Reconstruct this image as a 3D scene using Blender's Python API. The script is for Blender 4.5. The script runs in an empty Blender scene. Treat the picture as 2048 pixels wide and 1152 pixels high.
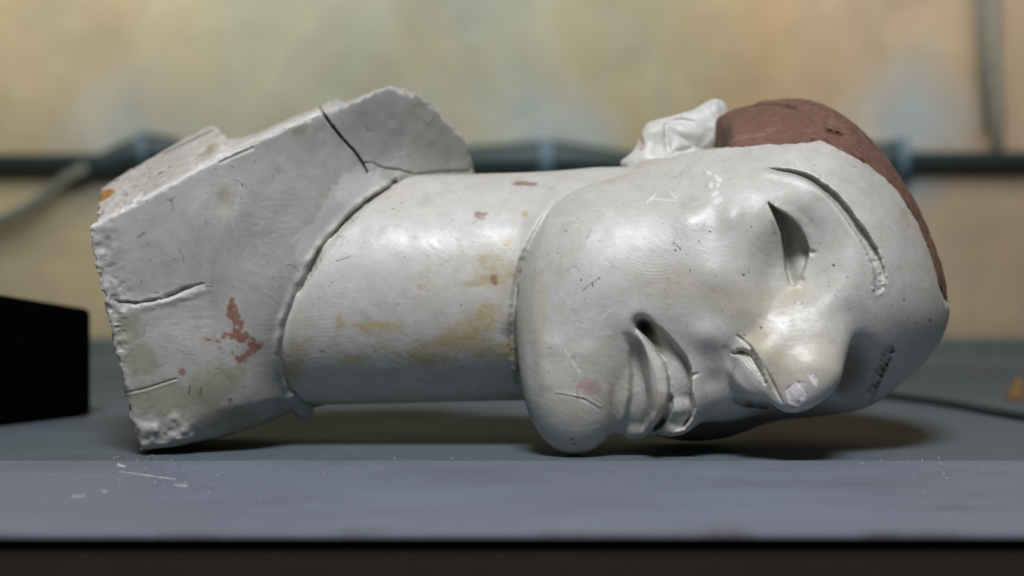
import bpy, math, random
import numpy as np
from concurrent.futures import ThreadPoolExecutor
from mathutils import Vector

# ------------------------------------------------------------------ camera, world, lights, exposure
SC = bpy.context.scene
COL = SC.collection
U = 0.00025            # one sculpting unit in metres (0.25 mm)
DIST = 2800.0          # camera distance to the plane through the chin, in units
EYE = 344.0            # camera height above the bench top, in units
RES = 2.2              # voxel size of the sculpted surfaces, in units

cam_d = bpy.data.cameras.new('camera')
cam = bpy.data.objects.new('camera', cam_d)
COL.objects.link(cam)
cam.location = (0, -DIST * U, EYE * U)
cam.rotation_euler = (math.radians(90), 0, 0)
cam_d.sensor_width = 36
cam_d.lens = 36 * DIST / 2048
cam_d.clip_start = 0.01
cam_d.clip_end = 50
cam_d.dof.use_dof = True
cam_d.dof.focus_distance = 0.680
cam_d.dof.aperture_fstop = 4.2
SC.camera = cam

world = bpy.data.worlds.new('World')
SC.world = world
world.use_nodes = True
bg = world.node_tree.nodes['Background']
bg.inputs[0].default_value = (0.80, 0.90, 0.84, 1)
bg.inputs[1].default_value = 0.016


def area(name, loc, target, size, sizey, power, color):
    d = bpy.data.lights.new(name, 'AREA')
    d.shape = 'RECTANGLE'
    d.size, d.size_y, d.energy, d.color = size, sizey, power, color
    o = bpy.data.objects.new(name, d)
    COL.objects.link(o)
    o.location = loc
    o.rotation_euler = (Vector(target) - Vector(loc)).to_track_quat('-Z', 'Y').to_euler()
    return o


area('window_light', (-0.04, -1.01, 1.37), (0.0, 0.0, 0.06), 0.46, 0.34, 30, (0.925, 0.945, 1.0))
area('wall_fill', (0.0, 0.66, 0.88), (0.0, 1.25, 0.92), 2.4, 0.5, 14, (1.0, 0.97, 0.89))  # unseen lamp added to brighten the wall

SC.view_settings.view_transform = 'Standard'
SC.view_settings.look = 'None'
SC.view_settings.gamma = 1
SC.view_settings.exposure = 0
SC.cycles.use_denoising = True
SC.cycles.max_bounces = 6

# ------------------------------------------------------------------ numpy helpers
F32 = np.float32
POOL = ThreadPoolExecutor(4)


def sc_of(w):
    return (DIST - w) / DIST


def P(px, py, w):
    """a point seen at picture position (px, py) and lying w units in front of the chin plane"""
    s = sc_of(w)
    return np.array([(px - 1024) * s, (py - 576) * s, w], F32)


def world_of(v):
    out = np.empty_like(v)
    out[:, 0] = v[:, 0] * U
    out[:, 1] = -v[:, 2] * U
    out[:, 2] = (EYE - v[:, 1]) * U
    return out


def W3(px, py, w):
    return Vector(world_of(P(px, py, w)[None, :])[0].tolist())


def sstep(a, b, x):
    t = np.clip((x - a) / (b - a), 0, 1)
    return t * t * (3 - 2 * t)


def smin(a, b, k):
    h = np.clip(0.5 + 0.5 * (b - a) / k, 0, 1)
    return b + (a - b) * h - k * h * (1 - h)


def smax(a, b, k):
    return -smin(-a, -b, k)


def rot(rx=0, ry=0, rz=0):
    rx, ry, rz = [math.radians(a) for a in (rx, ry, rz)]
    X = np.array([[1, 0, 0], [0, math.cos(rx), -math.sin(rx)], [0, math.sin(rx), math.cos(rx)]])
    Y = np.array([[math.cos(ry), 0, math.sin(ry)], [0, 1, 0], [-math.sin(ry), 0, math.cos(ry)]])
    Z = np.array([[math.cos(rz), -math.sin(rz), 0], [math.sin(rz), math.cos(rz), 0], [0, 0, 1]])
    return (Z @ Y @ X).astype(F32)


def ell(p, c, r, R=None):
    q = p - np.asarray(c, F32)
    if R is not None:
        q = q @ R
    r = np.asarray(r, F32)
    a = q / r
    k0 = np.sqrt((a * a).sum(1)) + 1e-6
    b = a / r
    k1 = np.sqrt((b * b).sum(1)) + 1e-9
    return k0 * (k0 - 1) / k1


def cone(p, a, b, ra, rb):
    a = np.asarray(a, F32); b = np.asarray(b, F32)
    ab = b - a
    t = np.clip(((p - a) @ ab) / (ab @ ab), 0, 1)
    q = p - a - t[:, None] * ab
    return np.sqrt((q * q).sum(1)) - (ra + (rb - ra) * t)


NTAB = np.random.default_rng(7).uniform(-1, 1, (64, 64, 64)).astype(F32).ravel()


def noise3(p, scale, seed=0):
    q = p * F32(1.0 / scale) + np.array([seed * 7.13, seed * 3.71, seed * 5.37], F32)
    f0 = np.floor(q)
    t = q - f0
    t = t * t * (3 - 2 * t)
    i = f0.astype(np.int32)
    i0 = (i & 63); i1 = (i + 1) & 63
    x0, x1 = i0[:, 0] << 12, i1[:, 0] << 12
    y0, y1 = i0[:, 1] << 6, i1[:, 1] << 6
    z0, z1 = i0[:, 2], i1[:, 2]
    tx, ty, tz = t[:, 0], t[:, 1], t[:, 2]
    T = NTAB
    a = T[x0 + y0 + z0]; a = a + (T[x1 + y0 + z0] - a) * tx
    b = T[x0 + y1 + z0]; b = b + (T[x1 + y1 + z0] - b) * tx
    c = T[x0 + y0 + z1]; c = c + (T[x1 + y0 + z1] - c) * tx
    d = T[x0 + y1 + z1]; d = d + (T[x1 + y1 + z1] - d) * tx
    a = a + (b - a) * ty
    c = c + (d - c) * ty
    return a + (c - a) * tz


def fbm(p, scale, octv=3, seed=0):
    o, a, tot = 0, 1.0, 0
    for k in range(octv):
        o = o + a * noise3(p, scale / 2 ** k, seed + k * 17)
        tot += a
        a *= 0.55
    return o / tot


class Pic:
    """picture-plane view of a set of sculpting points, for carving and painting"""
    def __init__(s, p):
        k = sc_of(p[:, 2])
        s.p = p
        s.x = p[:, 0] / k + 1024
        s.y = p[:, 1] / k + 576
        s.n = len(p)

    def box(s, x0, y0, x1, y1):
        return np.nonzero((s.x > x0) & (s.x < x1) & (s.y > y0) & (s.y < y1))[0]

    def gauss(s, cx, cy, sx, sy, amp, ang=0):
        out = np.zeros(s.n, F32)
        m = 3.2 * max(sx, sy)
        i = s.box(cx - m, cy - m, cx + m, cy + m)
        c, d = math.cos(math.radians(ang)), math.sin(math.radians(ang))
        x, y = s.x[i] - cx, s.y[i] - cy
        a, b = (x * c + y * d) / sx, (-x * d + y * c) / sy
        out[i] = amp * np.exp(-0.5 * (a * a + b * b))
        return out

    def line(s, pts, pad):
        """distance to a polyline, its parameter 0..1, signed side; inside a padded box"""
        pts = np.asarray(pts, F32)
        i = s.box(pts[:, 0].min() - pad, pts[:, 1].min() - pad, pts[:, 0].max() + pad, pts[:, 1].max() + pad)
        x, y = s.x[i], s.y[i]
        best = np.full(len(i), 1e9, F32); par = np.zeros(len(i), F32); side = np.zeros(len(i), F32)
        seg = np.sqrt((np.diff(pts, axis=0) ** 2).sum(1)); tot = seg.sum(); acc = 0
        for k in range(len(pts) - 1):
            ax, ay = pts[k]; bx, by = pts[k + 1]
            dx, dy = bx - ax, by - ay
            t = np.clip(((x - ax) * dx + (y - ay) * dy) / (seg[k] ** 2 + 1e-9), 0, 1)
            ex, ey = x - ax - t * dx, y - ay - t * dy
            d = np.sqrt(ex * ex + ey * ey)
            m = d < best
            best[m] = d[m]
            par[m] = (acc + t[m] * seg[k]) / tot
            side[m] = np.sign(dx * ey - dy * ex)[m]
            acc += seg[k]
        return i, best, par, side

    def stroke(s, pts, w, amp, soft=0.5, wob=0, seed=1):
        """a ridge (amp > 0) or groove (amp < 0); w and amp may run along the line"""
        out = np.zeros(s.n, F32)
        wm = max(w) if isinstance(w, (list, tuple)) else w
        i, d, t, _ = s.line(pts, wm * 2 + 4 + wob)
        if not len(i):
            return out
        ww = np.interp(t, np.linspace(0, 1, len(w)), w) if isinstance(w, (list, tuple)) else w
        aa = np.interp(t, np.linspace(0, 1, len(amp)), amp) if isinstance(amp, (list, tuple)) else amp
        if wob:
            d = d + wob * noise3(s.p[i], 9, seed)
        out[i] = aa * (1 - sstep(ww * (1 - soft), ww * (1 + soft) + 0.6, d))
        return out

    def poly(s, pts, pad=40):
        """signed distance to a polygon (negative inside); +pad outside the box"""
        pts = np.asarray(pts, F32)
        out = np.full(s.n, pad, F32)
        i = s.box(pts[:, 0].min() - pad, pts[:, 1].min() - pad, pts[:, 0].max() + pad, pts[:, 1].max() + pad)
        x, y = s.x[i], s.y[i]
        d2 = np.full(len(i), 1e12, F32); ins = np.zeros(len(i), bool)
        n = len(pts)
        for k in range(n):
            ax, ay = pts[k]; bx, by = pts[(k + 1) % n]
            dx, dy = bx - ax, by - ay
            t = np.clip(((x - ax) * dx + (y - ay) * dy) / (dx * dx + dy * dy + 1e-9), 0, 1)
            ex, ey = x - ax - t * dx, y - ay - t * dy
            d2 = np.minimum(d2, ex * ex + ey * ey)
            c = (ay > y) != (by > y)
            if dy != 0:
                ins ^= c & (x < (bx - ax) * (y - ay) / dy + ax)
        out[i] = np.where(ins, -1, 1) * np.sqrt(d2)
        return out


class Relief:
    """a carving laid out once on a 1-unit lattice over the front of a part, sampled while meshing"""
    def __init__(s, fn, x0, y0, x1, y1, w, step=1.0):
        s.x0, s.y0, s.st = x0, y0, step
        xs, ys = np.arange(x0, x1, step, dtype=F32), np.arange(y0, y1, step, dtype=F32)
        gx, gy = np.meshgrid(xs, ys, indexing='ij')
        s.shape = gx.shape
        k = sc_of(w)
        p = np.stack([(gx.ravel() - 1024) * k, (gy.ravel() - 576) * k, np.full(gx.size, w)], 1).astype(F32)
        s.g = np.concatenate(list(POOL.map(fn, np.array_split(p, 12)))).astype(F32)

    def __call__(s, c):
        nx, ny = s.shape
        u = np.clip((c.x - s.x0) / s.st, 0, nx - 1.001); v = np.clip((c.y - s.y0) / s.st, 0, ny - 1.001)
        i, j = u.astype(np.int32), v.astype(np.int32)
        a, b = (u - i).astype(F32), (v - j).astype(F32)
        k = i * ny + j
        g = s.g
        p0 = g[k]; p0 = p0 + (g[k + ny] - p0) * a
        p1 = g[k + 1]; p1 = p1 + (g[k + ny + 1] - p1) * a
        return p0 + (p1 - p0) * b


def spline(pts, n=6):
    """smooth a polyline (Catmull-Rom)"""
    p = np.asarray(pts, float)
    q = np.vstack([2 * p[0] - p[1], p, 2 * p[-1] - p[-2]])
    out = []
    for k in range(1, len(q) - 2):
        for j in range(n):
            t = j / n
            out.append(0.5 * ((2 * q[k]) + (-q[k - 1] + q[k + 1]) * t + (2 * q[k - 1] - 5 * q[k] + 4 * q[k + 1] - q[k + 2]) * t * t
                              + (-q[k - 1] + 3 * q[k] - 3 * q[k + 1] + q[k + 2]) * t ** 3))
    out.append(p[-1])
    return np.array(out)


def par(field):
    def g(p):
        k = max(1, len(p) // 30000)
        return np.concatenate(list(POOL.map(field, np.array_split(p, k)))).astype(F32)
    return g


def surface_nets(field, lo, hi, h, steep=()):
    """mesh the zero level of field; returns verts (units), quads"""
    field = par(field)
    lo = np.asarray(lo, float); hi = np.asarray(hi, float)
    n = np.ceil((hi - lo) / h).astype(int) + 1
    n = ((n + 7) // 8) * 8

    def pts_of(ijk):
        return (lo + ijk * h).astype(F32)
    # level 1: every 8th node
    g = [np.arange(0, m, 8) + 3.5 for m in n]
    I = np.stack(np.meshgrid(*g, indexing='ij'), -1).reshape(-1, 3)
    X = pts_of(I)
    f = field(X)
    lim = np.full(len(f), 8 * h * 2.0)
    c = Pic(X)
    for x0, y0, x1, y1 in steep:
        lim[c.box(x0 - 14, y0 - 14, x1 + 14, y1 + 14)] = 80
    I = I[np.abs(f) < lim] - 3.5
    # level 2: 2-node blocks
    o = np.stack(np.meshgrid(*[np.arange(0, 8, 2)] * 3, indexing='ij'), -1).reshape(-1, 3)
    J = (I[:, None, :] + o[None]).reshape(-1, 3)
    X = pts_of(J + 0.5)
    f = field(X)
    lim = np.full(len(f), 2 * h * 2.6)
    c = Pic(X)
    for x0, y0, x1, y1 in steep:
        lim[c.box(x0, y0, x1, y1)] = 56
    J = J[np.abs(f) < lim].astype(np.int64)
    o = np.stack(np.meshgrid(*[np.arange(0, 2)] * 3, indexing='ij'), -1).reshape(-1, 3)
    K = (J[:, None, :] + o[None]).reshape(-1, 3)
    st = np.array([n[1] * n[2], n[2], 1], np.int64)
    key = K @ st
    fv = field(pts_of(K)).astype(F32)
    D = np.full(int(n.prod()), np.nan, F32)
    D[key] = fv
    offs = np.array([[a, b, c] for a in (0, 1) for b in (0, 1) for c in (0, 1)])
    ok = (np.abs(fv) < 60) & (K < n - 1).all(1)
    key, K = key[ok], K[ok]
    C = D[key[:, None] + (offs @ st)[None]]
    neg = C < 0
    act = ~np.isnan(C).any(1) & neg.any(1) & ~neg.all(1)
    key, K, C = key[act], K[act], C[act]
    order = np.argsort(key)
    key, K, C = key[order], K[order], C[order]
    acc = np.zeros((len(key), 3)); cnt = np.zeros(len(key))
    for a in range(8):
        for b in range(a + 1, 8):
            dd = offs[b] - offs[a]
            if np.abs(dd).sum() != 1:
                continue
            va, vb = C[:, a], C[:, b]
            m = (va < 0) != (vb < 0)
            t = np.where(m, va / np.where(m, va - vb, 1), 0)
            acc += np.where(m[:, None], offs[a] + t[:, None] * dd, 0)
            cnt += m
    V = lo + (K + acc / cnt[:, None]) * h

    def find(k):
        i = np.searchsorted(key, k)
        i = np.minimum(i, len(key) - 1)
        return np.where(key[i] == k, i, -1)
    Q = []
    me = np.arange(len(key))
    for ax, (u, v) in ((0, (1, 2)), (1, (2, 0)), (2, (0, 1))):
        b = {0: 4, 1: 2, 2: 1}[ax]
        ch = (C[:, 0] < 0) != (C[:, b] < 0)
        i = me[ch]
        fl = C[ch, 0] < 0
        q1 = find(key[ch] - st[u]); q2 = find(key[ch] - st[u] - st[v]); q3 = find(key[ch] - st[v])
        good = (q1 >= 0) & (q2 >= 0) & (q3 >= 0)
        qq = np.stack([i, q1, q2, q3], 1)[good]
        fl = fl[good]
        qq[~fl] = qq[~fl][:, ::-1]
        Q.append(qq)
    return V.astype(F32), np.vstack(Q)


def relax(V, Q, it=1, lam=0.4):
    for _ in range(it):
        a = np.zeros_like(V, dtype=float); c = np.zeros(len(V))
        for k in range(4):
            for o in ((k + 1) % 4, (k + 3) % 4):
                for d in range(3):
                    a[:, d] += np.bincount(Q[:, k], V[Q[:, o], d], len(V))
                c += np.bincount(Q[:, k], minlength=len(V))
        V = (V + lam * (a / np.maximum(c, 1)[:, None] - V)).astype(F32)
    return V


# ------------------------------------------------------------------ objects and materials
def props(o, label=None, cat=None, group=None, kind=None):
    if label: o['label'] = label
    if cat: o['category'] = cat
    if group: o['group'] = group
    if kind: o['kind'] = kind
    return o


def empty(name, loc, label, cat, group=None):
    o = bpy.data.objects.new(name, None)
    o.empty_display_size = 0.02
    COL.objects.link(o)
    o.location = loc
    return props(o, label, cat, group)


def mesh_object(name, verts, faces, mat, parent=None, smooth=True, color=None, rough=None):
    verts = np.asarray(verts, F32)
    me = bpy.data.meshes.new(name)
    if isinstance(faces, np.ndarray):
        n = len(faces)
        me.vertices.add(len(verts)); me.vertices.foreach_set('co', verts.ravel())
        me.loops.add(n * 4); me.loops.foreach_set('vertex_index', faces.astype(np.int32).ravel())
        me.polygons.add(n)
        me.polygons.foreach_set('loop_start', np.arange(0, n * 4, 4, dtype=np.int32))
        me.polygons.foreach_set('loop_total', np.full(n, 4, np.int32))
        me.update(calc_edges=True)
    else:
        me.from_pydata([tuple(v) for v in verts.tolist()], [], faces)
        me.update()
    me.polygons.foreach_set('use_smooth', np.full(len(me.polygons), smooth))
    if color is not None:
        a = me.color_attributes.new('paint', 'FLOAT_COLOR', 'POINT')
        c = np.ones((len(verts), 4), F32); c[:, :3] = color
        if rough is not None:
            c[:, 3] = rough
        a.data.foreach_set('color', c.ravel())
    me.materials.append(mat)
    o = bpy.data.objects.new(name, me)
    COL.objects.link(o)
    if parent is not None:
        o.parent = parent
        off = np.array(parent.location, F32)
        verts = verts - off
        me.vertices.foreach_set('co', verts.ravel())
        me.update()
    return o


class Nodes:
    def __init__(s, name):
        s.m = bpy.data.materials.new(name)
        s.m.use_nodes = True
        s.t = s.m.node_tree
        s.b = s.t.nodes['Principled BSDF']

    def n(s, typ, **kw):
        nd = s.t.nodes.new(typ)
        for k, v in kw.items():
            if k.startswith('i_'):
                nd.inputs[k[2:].replace('_', ' ')].default_value = v
            else:
                setattr(nd, k, v)
        return nd

    def l(s, a, b):
        s.t.links.new(a, b)

    def noise(s, scale, detail=4, rough=0.55, coord=None, dist=0.0):
        nd = s.n('ShaderNodeTexNoise')
        nd.inputs['Scale'].default_value = scale
        nd.inputs['Detail'].default_value = detail
        nd.inputs['Roughness'].default_value = rough
        nd.inputs['Distortion'].default_value = dist
        if coord is not None:
            s.l(coord, nd.inputs['Vector'])
        return nd.outputs['Fac']

    def ramp(s, fac, stops):
        nd = s.n('ShaderNodeValToRGB')
        e = nd.color_ramp.elements
        while len(e) < len(stops):
            e.new(0.5)
        for k, (p, c) in enumerate(stops):
            e[k].position = p
            e[k].color = c if len(c) == 4 else (*c, 1)
        s.l(fac, nd.inputs[0])
        return nd.outputs[0]

    def mix(s, fac, a, b, mode='MIX'):
        nd = s.n('ShaderNodeMix', data_type='RGBA', blend_type=mode)
        for sock, v in ((nd.inputs[0], fac), (nd.inputs[6], a), (nd.inputs[7], b)):
            if isinstance(v, (int, float)):
                sock.default_value = v
            elif isinstance(v, tuple):
                sock.default_value = v if len(v) == 4 else (*v, 1)
            else:
                s.l(v, sock)
        return nd.outputs[2]

    def maprange(s, v, a, b, c, d):
        nd = s.n('ShaderNodeMapRange')
        for k, x in zip((1, 2, 3, 4), (a, b, c, d)):
            nd.inputs[k].default_value = x
        s.l(v, nd.inputs[0])
        return nd.outputs[0]

    def bump(s, height, strength, dist, prev=None):
        nd = s.n('ShaderNodeBump')
        nd.inputs['Strength'].default_value = strength
        nd.inputs['Distance'].default_value = dist
        s.l(height, nd.inputs['Height'])
        if prev is not None:
            s.l(prev, nd.inputs['Normal'])
        return nd.outputs[0]

    def coord(s, scale=None):
        tc = s.n('ShaderNodeTexCoord')
        if scale is None:
            return tc.outputs['Object']
        mp = s.n('ShaderNodeMapping')
        mp.inputs['Scale'].default_value = scale
        s.l(tc.outputs['Object'], mp.inputs[0])
        return mp.outputs[0]


def mat_plaster():
    k = Nodes('plaster')
    c = k.coord()
    at = k.n('ShaderNodeVertexColor', layer_name='paint')
    fine = k.noise(900, 4, 0.6, c)
    mid = k.noise(130, 5, 0.6, c)
    v = k.ramp(fine, [(0.25, (0.92, 0.92, 0.915)), (0.7, (1.03, 1.03, 1.03))])
    v2 = k.ramp(mid, [(0.3, (0.90, 0.90, 0.875)), (0.62, (1.03, 1.03, 1.03))])
    col = k.mix(1.0, k.mix(1.0, at.outputs['Color'], v, 'MULTIPLY'), v2, 'MULTIPLY')
    k.l(col, k.b.inputs['Base Color'])
    # gloss: burnished patches against dull ones, scaled by the painted roughness
    r = k.maprange(k.noise(60, 5, 0.6, c), 0.3, 0.7, -0.09, 0.12)
    add = k.n('ShaderNodeMath', operation='ADD')
    k.l(at.outputs['Alpha'], add.inputs[0]); k.l(r, add.inputs[1])
    k.l(add.outputs[0], k.b.inputs['Roughness'])
    k.b.inputs['Specular IOR Level'].default_value = 0.5
    b = k.bump(k.noise(160, 5, 0.6, c), 0.15, 0.0012)
    b = k.bump(k.noise(1000, 3, 0.6, c), 0.20, 0.0004, b)
    k.l(b, k.b.inputs['Normal'])
    return k.m


def mat_clay():
    k = Nodes('red_clay')
    c = k.coord()
    at = k.n('ShaderNodeVertexColor', layer_name='paint')
    v = k.ramp(k.noise(300, 5, 0.65, c), [(0.3, (0.80, 0.80, 0.80)), (0.68, (1.08, 1.06, 1.05))])
    k.l(k.mix(1.0, at.outputs['Color'], v, 'MULTIPLY'), k.b.inputs['Base Color'])
    k.b.inputs['Roughness'].default_value = 0.8
    k.b.inputs['Specular IOR Level'].default_value = 0.3
    k.l(k.bump(k.noise(450, 5, 0.65, c), 0.35, 0.0008), k.b.inputs['Normal'])
    return k.m


# ------------------------------------------------------------------ setting: bench, wall
def mat_bench(name, tone, rough=0.45, edge=None):
    k = Nodes(name)
    c = k.coord((1.0, 1.8, 1.0))
    c0 = k.coord()
    n1 = k.noise(9, 6, 0.6, c)
    n2 = k.noise(90, 5, 0.6, c)
    lo = tuple(x * 0.88 for x in tone); hi = tuple(min(1, x * 1.10) for x in tone)
    col = k.ramp(n1, [(0.3, lo), (0.7, hi)])
    col = k.mix(k.maprange(n2, 0.58, 0.76, 0, 0.35), col, tuple(min(1, x * 1.7) for x in tone))
    # brown wood ground where the grey paint is rubbed off
    w = k.noise(5.5, 7, 0.65, k.coord((1.0, 3.0, 1.0)), 0.4)
    col = k.mix(k.maprange(w, 0.66, 0.74, 0, 0.55), col, (0.10, 0.07, 0.045))
    if edge is not None:
        sp = k.n('ShaderNodeSeparateXYZ'); k.l(c0, sp.inputs[0])
        near = k.maprange(sp.outputs[1], edge, edge + 0.012, 1.0, 0.0)
        wn = k.maprange(k.noise(22, 4, 0.6, c0), 0.50, 0.66, 0, 0.55)
        mu = k.n('ShaderNodeMath', operation='MULTIPLY'); k.l(near, mu.inputs[0]); k.l(wn, mu.inputs[1])
        col = k.mix(mu.outputs[0], col, (0.075, 0.040, 0.036))
    k.l(col, k.b.inputs['Base Color'])
    k.b.inputs['Specular IOR Level'].default_value = 0.07
    k.l(k.maprange(n1, 0.3, 0.7, rough - 0.08, rough + 0.12), k.b.inputs['Roughness'])
    b = k.bump(k.noise(40, 6, 0.6, c), 0.15, 0.002)
    b = k.bump(k.noise(700, 3, 0.6, c0), 0.15, 0.0004, b)
    k.l(b, k.b.inputs['Normal'])
    return k.m


def simple(name, color, rough=0.6, spec=0.5, var=0.15, scale=40):
    k = Nodes(name)
    c = k.coord()
    n = k.noise(scale, 5, 0.6, c)
    k.l(k.ramp(n, [(0.3, tuple(x * (1 - var) for x in color)), (0.7, tuple(x * (1 + var) for x in color))]), k.b.inputs['Base Color'])
    k.b.inputs['Roughness'].default_value = rough
    k.b.inputs['Specular IOR Level'].default_value = spec
    k.l(k.bump(k.noise(scale * 6, 4, 0.6, c), 0.2, 0.0008), k.b.inputs['Normal'])
    return k.m


def box_mesh(x0, x1, y0, y1, z0, z1, nx=1, bev=0.0):
    """box with a rounded long top edge along x on both sides"""
    prof = []
    if bev > 0:
        for cy, cz, a0 in ((y0 + bev, z1 - bev, 180), (y1 - bev, z1 - bev, 90)):
            for j in range(5):
                a = math.radians(a0 - j * 22.5)
                prof.append((cy + bev * math.cos(a), cz + bev * math.sin(a)))
        prof = [(y0, z0)] + prof + [(y1, z0)]
    else:
        prof = [(y0, z0), (y0, z1), (y1, z1), (y1, z0)]
    V, Fc = [], []
    m = len(prof)
    for i in range(nx + 1):
        x = x0 + (x1 - x0) * i / nx
        V += [(x, y, z) for y, z in prof]
    for i in range(nx):
        for j in range(m):
            a, b = i * m + j, i * m + (j + 1) % m
            Fc.append((a, a + m, b + m, b))
    Fc.append(tuple(range(m)))
    Fc.append(tuple(nx * m + j for j in reversed(range(m))))
    return np.array(V), [tuple(reversed(f)) for f in Fc]


Y_SEAM = -26 * U                    # joint between the two boards of the bench top
Y_FRONT = (DIST * 344 / 492 - DIST) * U
Y_BACK = 1.14
bench = empty('workbench', (0, 0.3, -0.05), 'grey painted wooden workbench the plaster head lies on', 'workbench')
M_front = mat_bench('bench_paint_lavender', (0.170, 0.188, 0.224), 0.55, Y_FRONT - 0.3)
M_rear = mat_bench('bench_paint_green_grey', (0.112, 0.136, 0.150), 0.6)
M_strip = simple('bench_strip_green', (0.10, 0.13, 0.118), 0.5)
M_dark = simple('dark_wood', (0.016, 0.009, 0.005), 0.8)


def board(name, args, mat):
    v, f = box_mesh(*args)
    o = mesh_object(name, v, f, mat, bench, smooth=False)
    return o


board('top_board', (-1.6, 1.6, Y_FRONT, Y_SEAM - 0.0004, -0.0016, 0.0006, 1, 0.0009), M_front)
board('top_board', (-1.6, 1.6, Y_SEAM + 0.0004, Y_BACK, -0.0016, 0.0, 1, 0.0005), M_rear)
board('back_strip', (-1.6, 1.6, Y_BACK + 0.001, Y_BACK + 0.04, -0.0042, 0.020, 1, 0.003), M_strip)
board('front_rail', (-1.55, 1.55, Y_FRONT + 0.003, Y_FRONT + 0.03, -0.20, -0.0018, 1, 0.0008), M_dark)

# wall
WALL_Y = 1.25
D_WALL = DIST + WALL_Y / U


def wallp(px, py, off=0.0):
    """point of the wall plane seen at (px, py), off metres in front of it"""
    return W3(px, py, -(WALL_Y - off) / U)


def mat_wall():
    k = Nodes('stained_wall')
    c = k.coord()
    sep = k.n('ShaderNodeSeparateXYZ'); k.l(c, sep.inputs[0])
    warp = k.noise(2.2, 4, 0.6, c)
    a = k.n('ShaderNodeMath', operation='MULTIPLY_ADD')
    k.l(warp, a.inputs[0]); a.inputs[1].default_value = 0.5; k.l(sep.outputs[0], a.inputs[2])
    g = k.maprange(a.outputs[0], -0.85, 1.25, 0, 1)
    base = k.ramp(g, [(0.28, (0.45, 0.37, 0.22)), (0.36, (0.35, 0.35, 0.25)), (0.47, (0.285, 0.31, 0.25)), (0.53, (0.28, 0.30, 0.235)),
                      (0.60, (0.30, 0.27, 0.16)), (0.68, (0.40, 0.27, 0.14)), (0.78, (0.40, 0.29, 0.19))])
    st = k.noise(4.0, 6, 0.6, k.coord((1.1, 1.0, 0.6)), 0.6)
    base = k.mix(k.maprange(st, 0.45, 0.70, 0, 0.4), base, (0.38, 0.37, 0.28))
    st2 = k.noise(7.0, 5, 0.6, k.coord((1.2, 1.0, 0.6)), 0.3)
    base = k.mix(k.maprange(st2, 0.50, 0.72, 0, 0.4), base, (0.36, 0.26, 0.12))
    base = k.mix(k.maprange(k.noise(3.2, 5, 0.65, k.coord((1.0, 1.0, 0.7)), 1.2), 0.5, 0.62, 0, 0.15), base, (0.40, 0.33, 0.18))
    base = k.mix(0.12, base, (0.33, 0.33, 0.30))
    # grey-blue patches round the pipe clamps
    for (px, py, r) in ((255, 285, 0.13), (1085, 255, 0.10), (1170, 285, 0.07), (1800, 270, 0.11), (1805, 365, 0.06), (1830, 215, 0.10)):
        q = wallp(px, py)
        d = k.n('ShaderNodeVectorMath', operation='DISTANCE')
        k.l(c, d.inputs[0]); d.inputs[1].default_value = (q.x, q.y, q.z)
        e = k.n('ShaderNodeMath', operation='MULTIPLY_ADD')
        k.l(k.noise(14, 4, 0.6, c), e.inputs[0]); e.inputs[1].default_value = 0.10; k.l(d.outputs['Value'], e.inputs[2])
        base = k.mix(k.maprange(e.outputs[0], 0.05, r + 0.05, 0.7, 0.0), base, (0.31, 0.37, 0.42))
    base = k.mix(1.0, base, k.ramp(k.noise(9, 5, 0.65, c, 0.5), [(0.3, (0.80, 0.80, 0.78)), (0.7, (1.12, 1.10, 1.04))]), 'MULTIPLY')
    k.l(base, k.b.inputs['Base Color'])
    k.b.inputs['Roughness'].default_value = 0.75
    k.l(k.bump(k.noise(18, 6, 0.65, c), 0.3, 0.01), k.b.inputs['Normal'])
    return k.m


v, f = box_mesh(-3.0, 3.0, WALL_Y, WALL_Y + 0.1, -1.2, 2.2)
wall = mesh_object('wall', v, f, mat_wall(), smooth=False)
props(wall, 'stained yellow and grey green plaster wall behind the bench', 'wall', kind='structure')


# ------------------------------------------------------------------ pipes and cables on the wall
def tube(pts, rad, seg=14, close=True):
    pts = [Vector(p) for p in pts]
    rad = rad if isinstance(rad, (list, tuple)) else [rad] * len(pts)
    V, Fc = [], []
    up = Vector((0, 0, 1))
    for i, p in enumerate(pts):
        t = (pts[min(i + 1, len(pts) - 1)] - pts[max(i - 1, 0)]).normalized()
        u = t.cross(up)
        if u.length < 0.1:
            u = t.cross(Vector((0, 1, 0)))
        u.normalize()
        w = u.cross(t).normalized()
        for j in range(seg):
            a = 2 * math.pi * j / seg
            V.append(tuple(p + rad[i] * (math.cos(a) * u + math.sin(a) * w)))
    for i in range(len(pts) - 1):
        for j in range(seg):
            a, b = i * seg + j, i * seg + (j + 1) % seg
            Fc.append((a, a + seg, b + seg, b))
    if close:
        Fc.append(tuple(range(seg)))
        Fc.append(tuple((len(pts) - 1) * seg + j for j in reversed(range(seg))))
    return np.array(V), Fc


M_pipe = simple('pipe_dark_green', (0.026, 0.045, 0.048), 0.5)
M_cond = simple('conduit_grey', (0.17, 0.165, 0.13), 0.55)
M_blue = simple('clamp_pale_blue', (0.10, 0.17, 0.22), 0.5)
M_black = simple('black_paint', (0.0015, 0.0015, 0.0015), 0.9, 0.02)
M_cable = simple('grey_cable', (0.14, 0.15, 0.12), 0.6)

s_w = D_WALL / DIST * U        # metres per pixel near the wall
OFF = 0.022
pr = 15 * s_w
q0, q1 = wallp(-500, 326, OFF), wallp(2600, 318, OFF)
pipe = empty('wall_pipe', tuple(wallp(1024, 322, OFF)), 'dark green horizontal pipe clamped along the wall behind the head', 'pipe')
v, f = tube([q0, q1], 17 * s_w, 18)
mesh_object('pipe_run', v, f, M_pipe, pipe)
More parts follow.
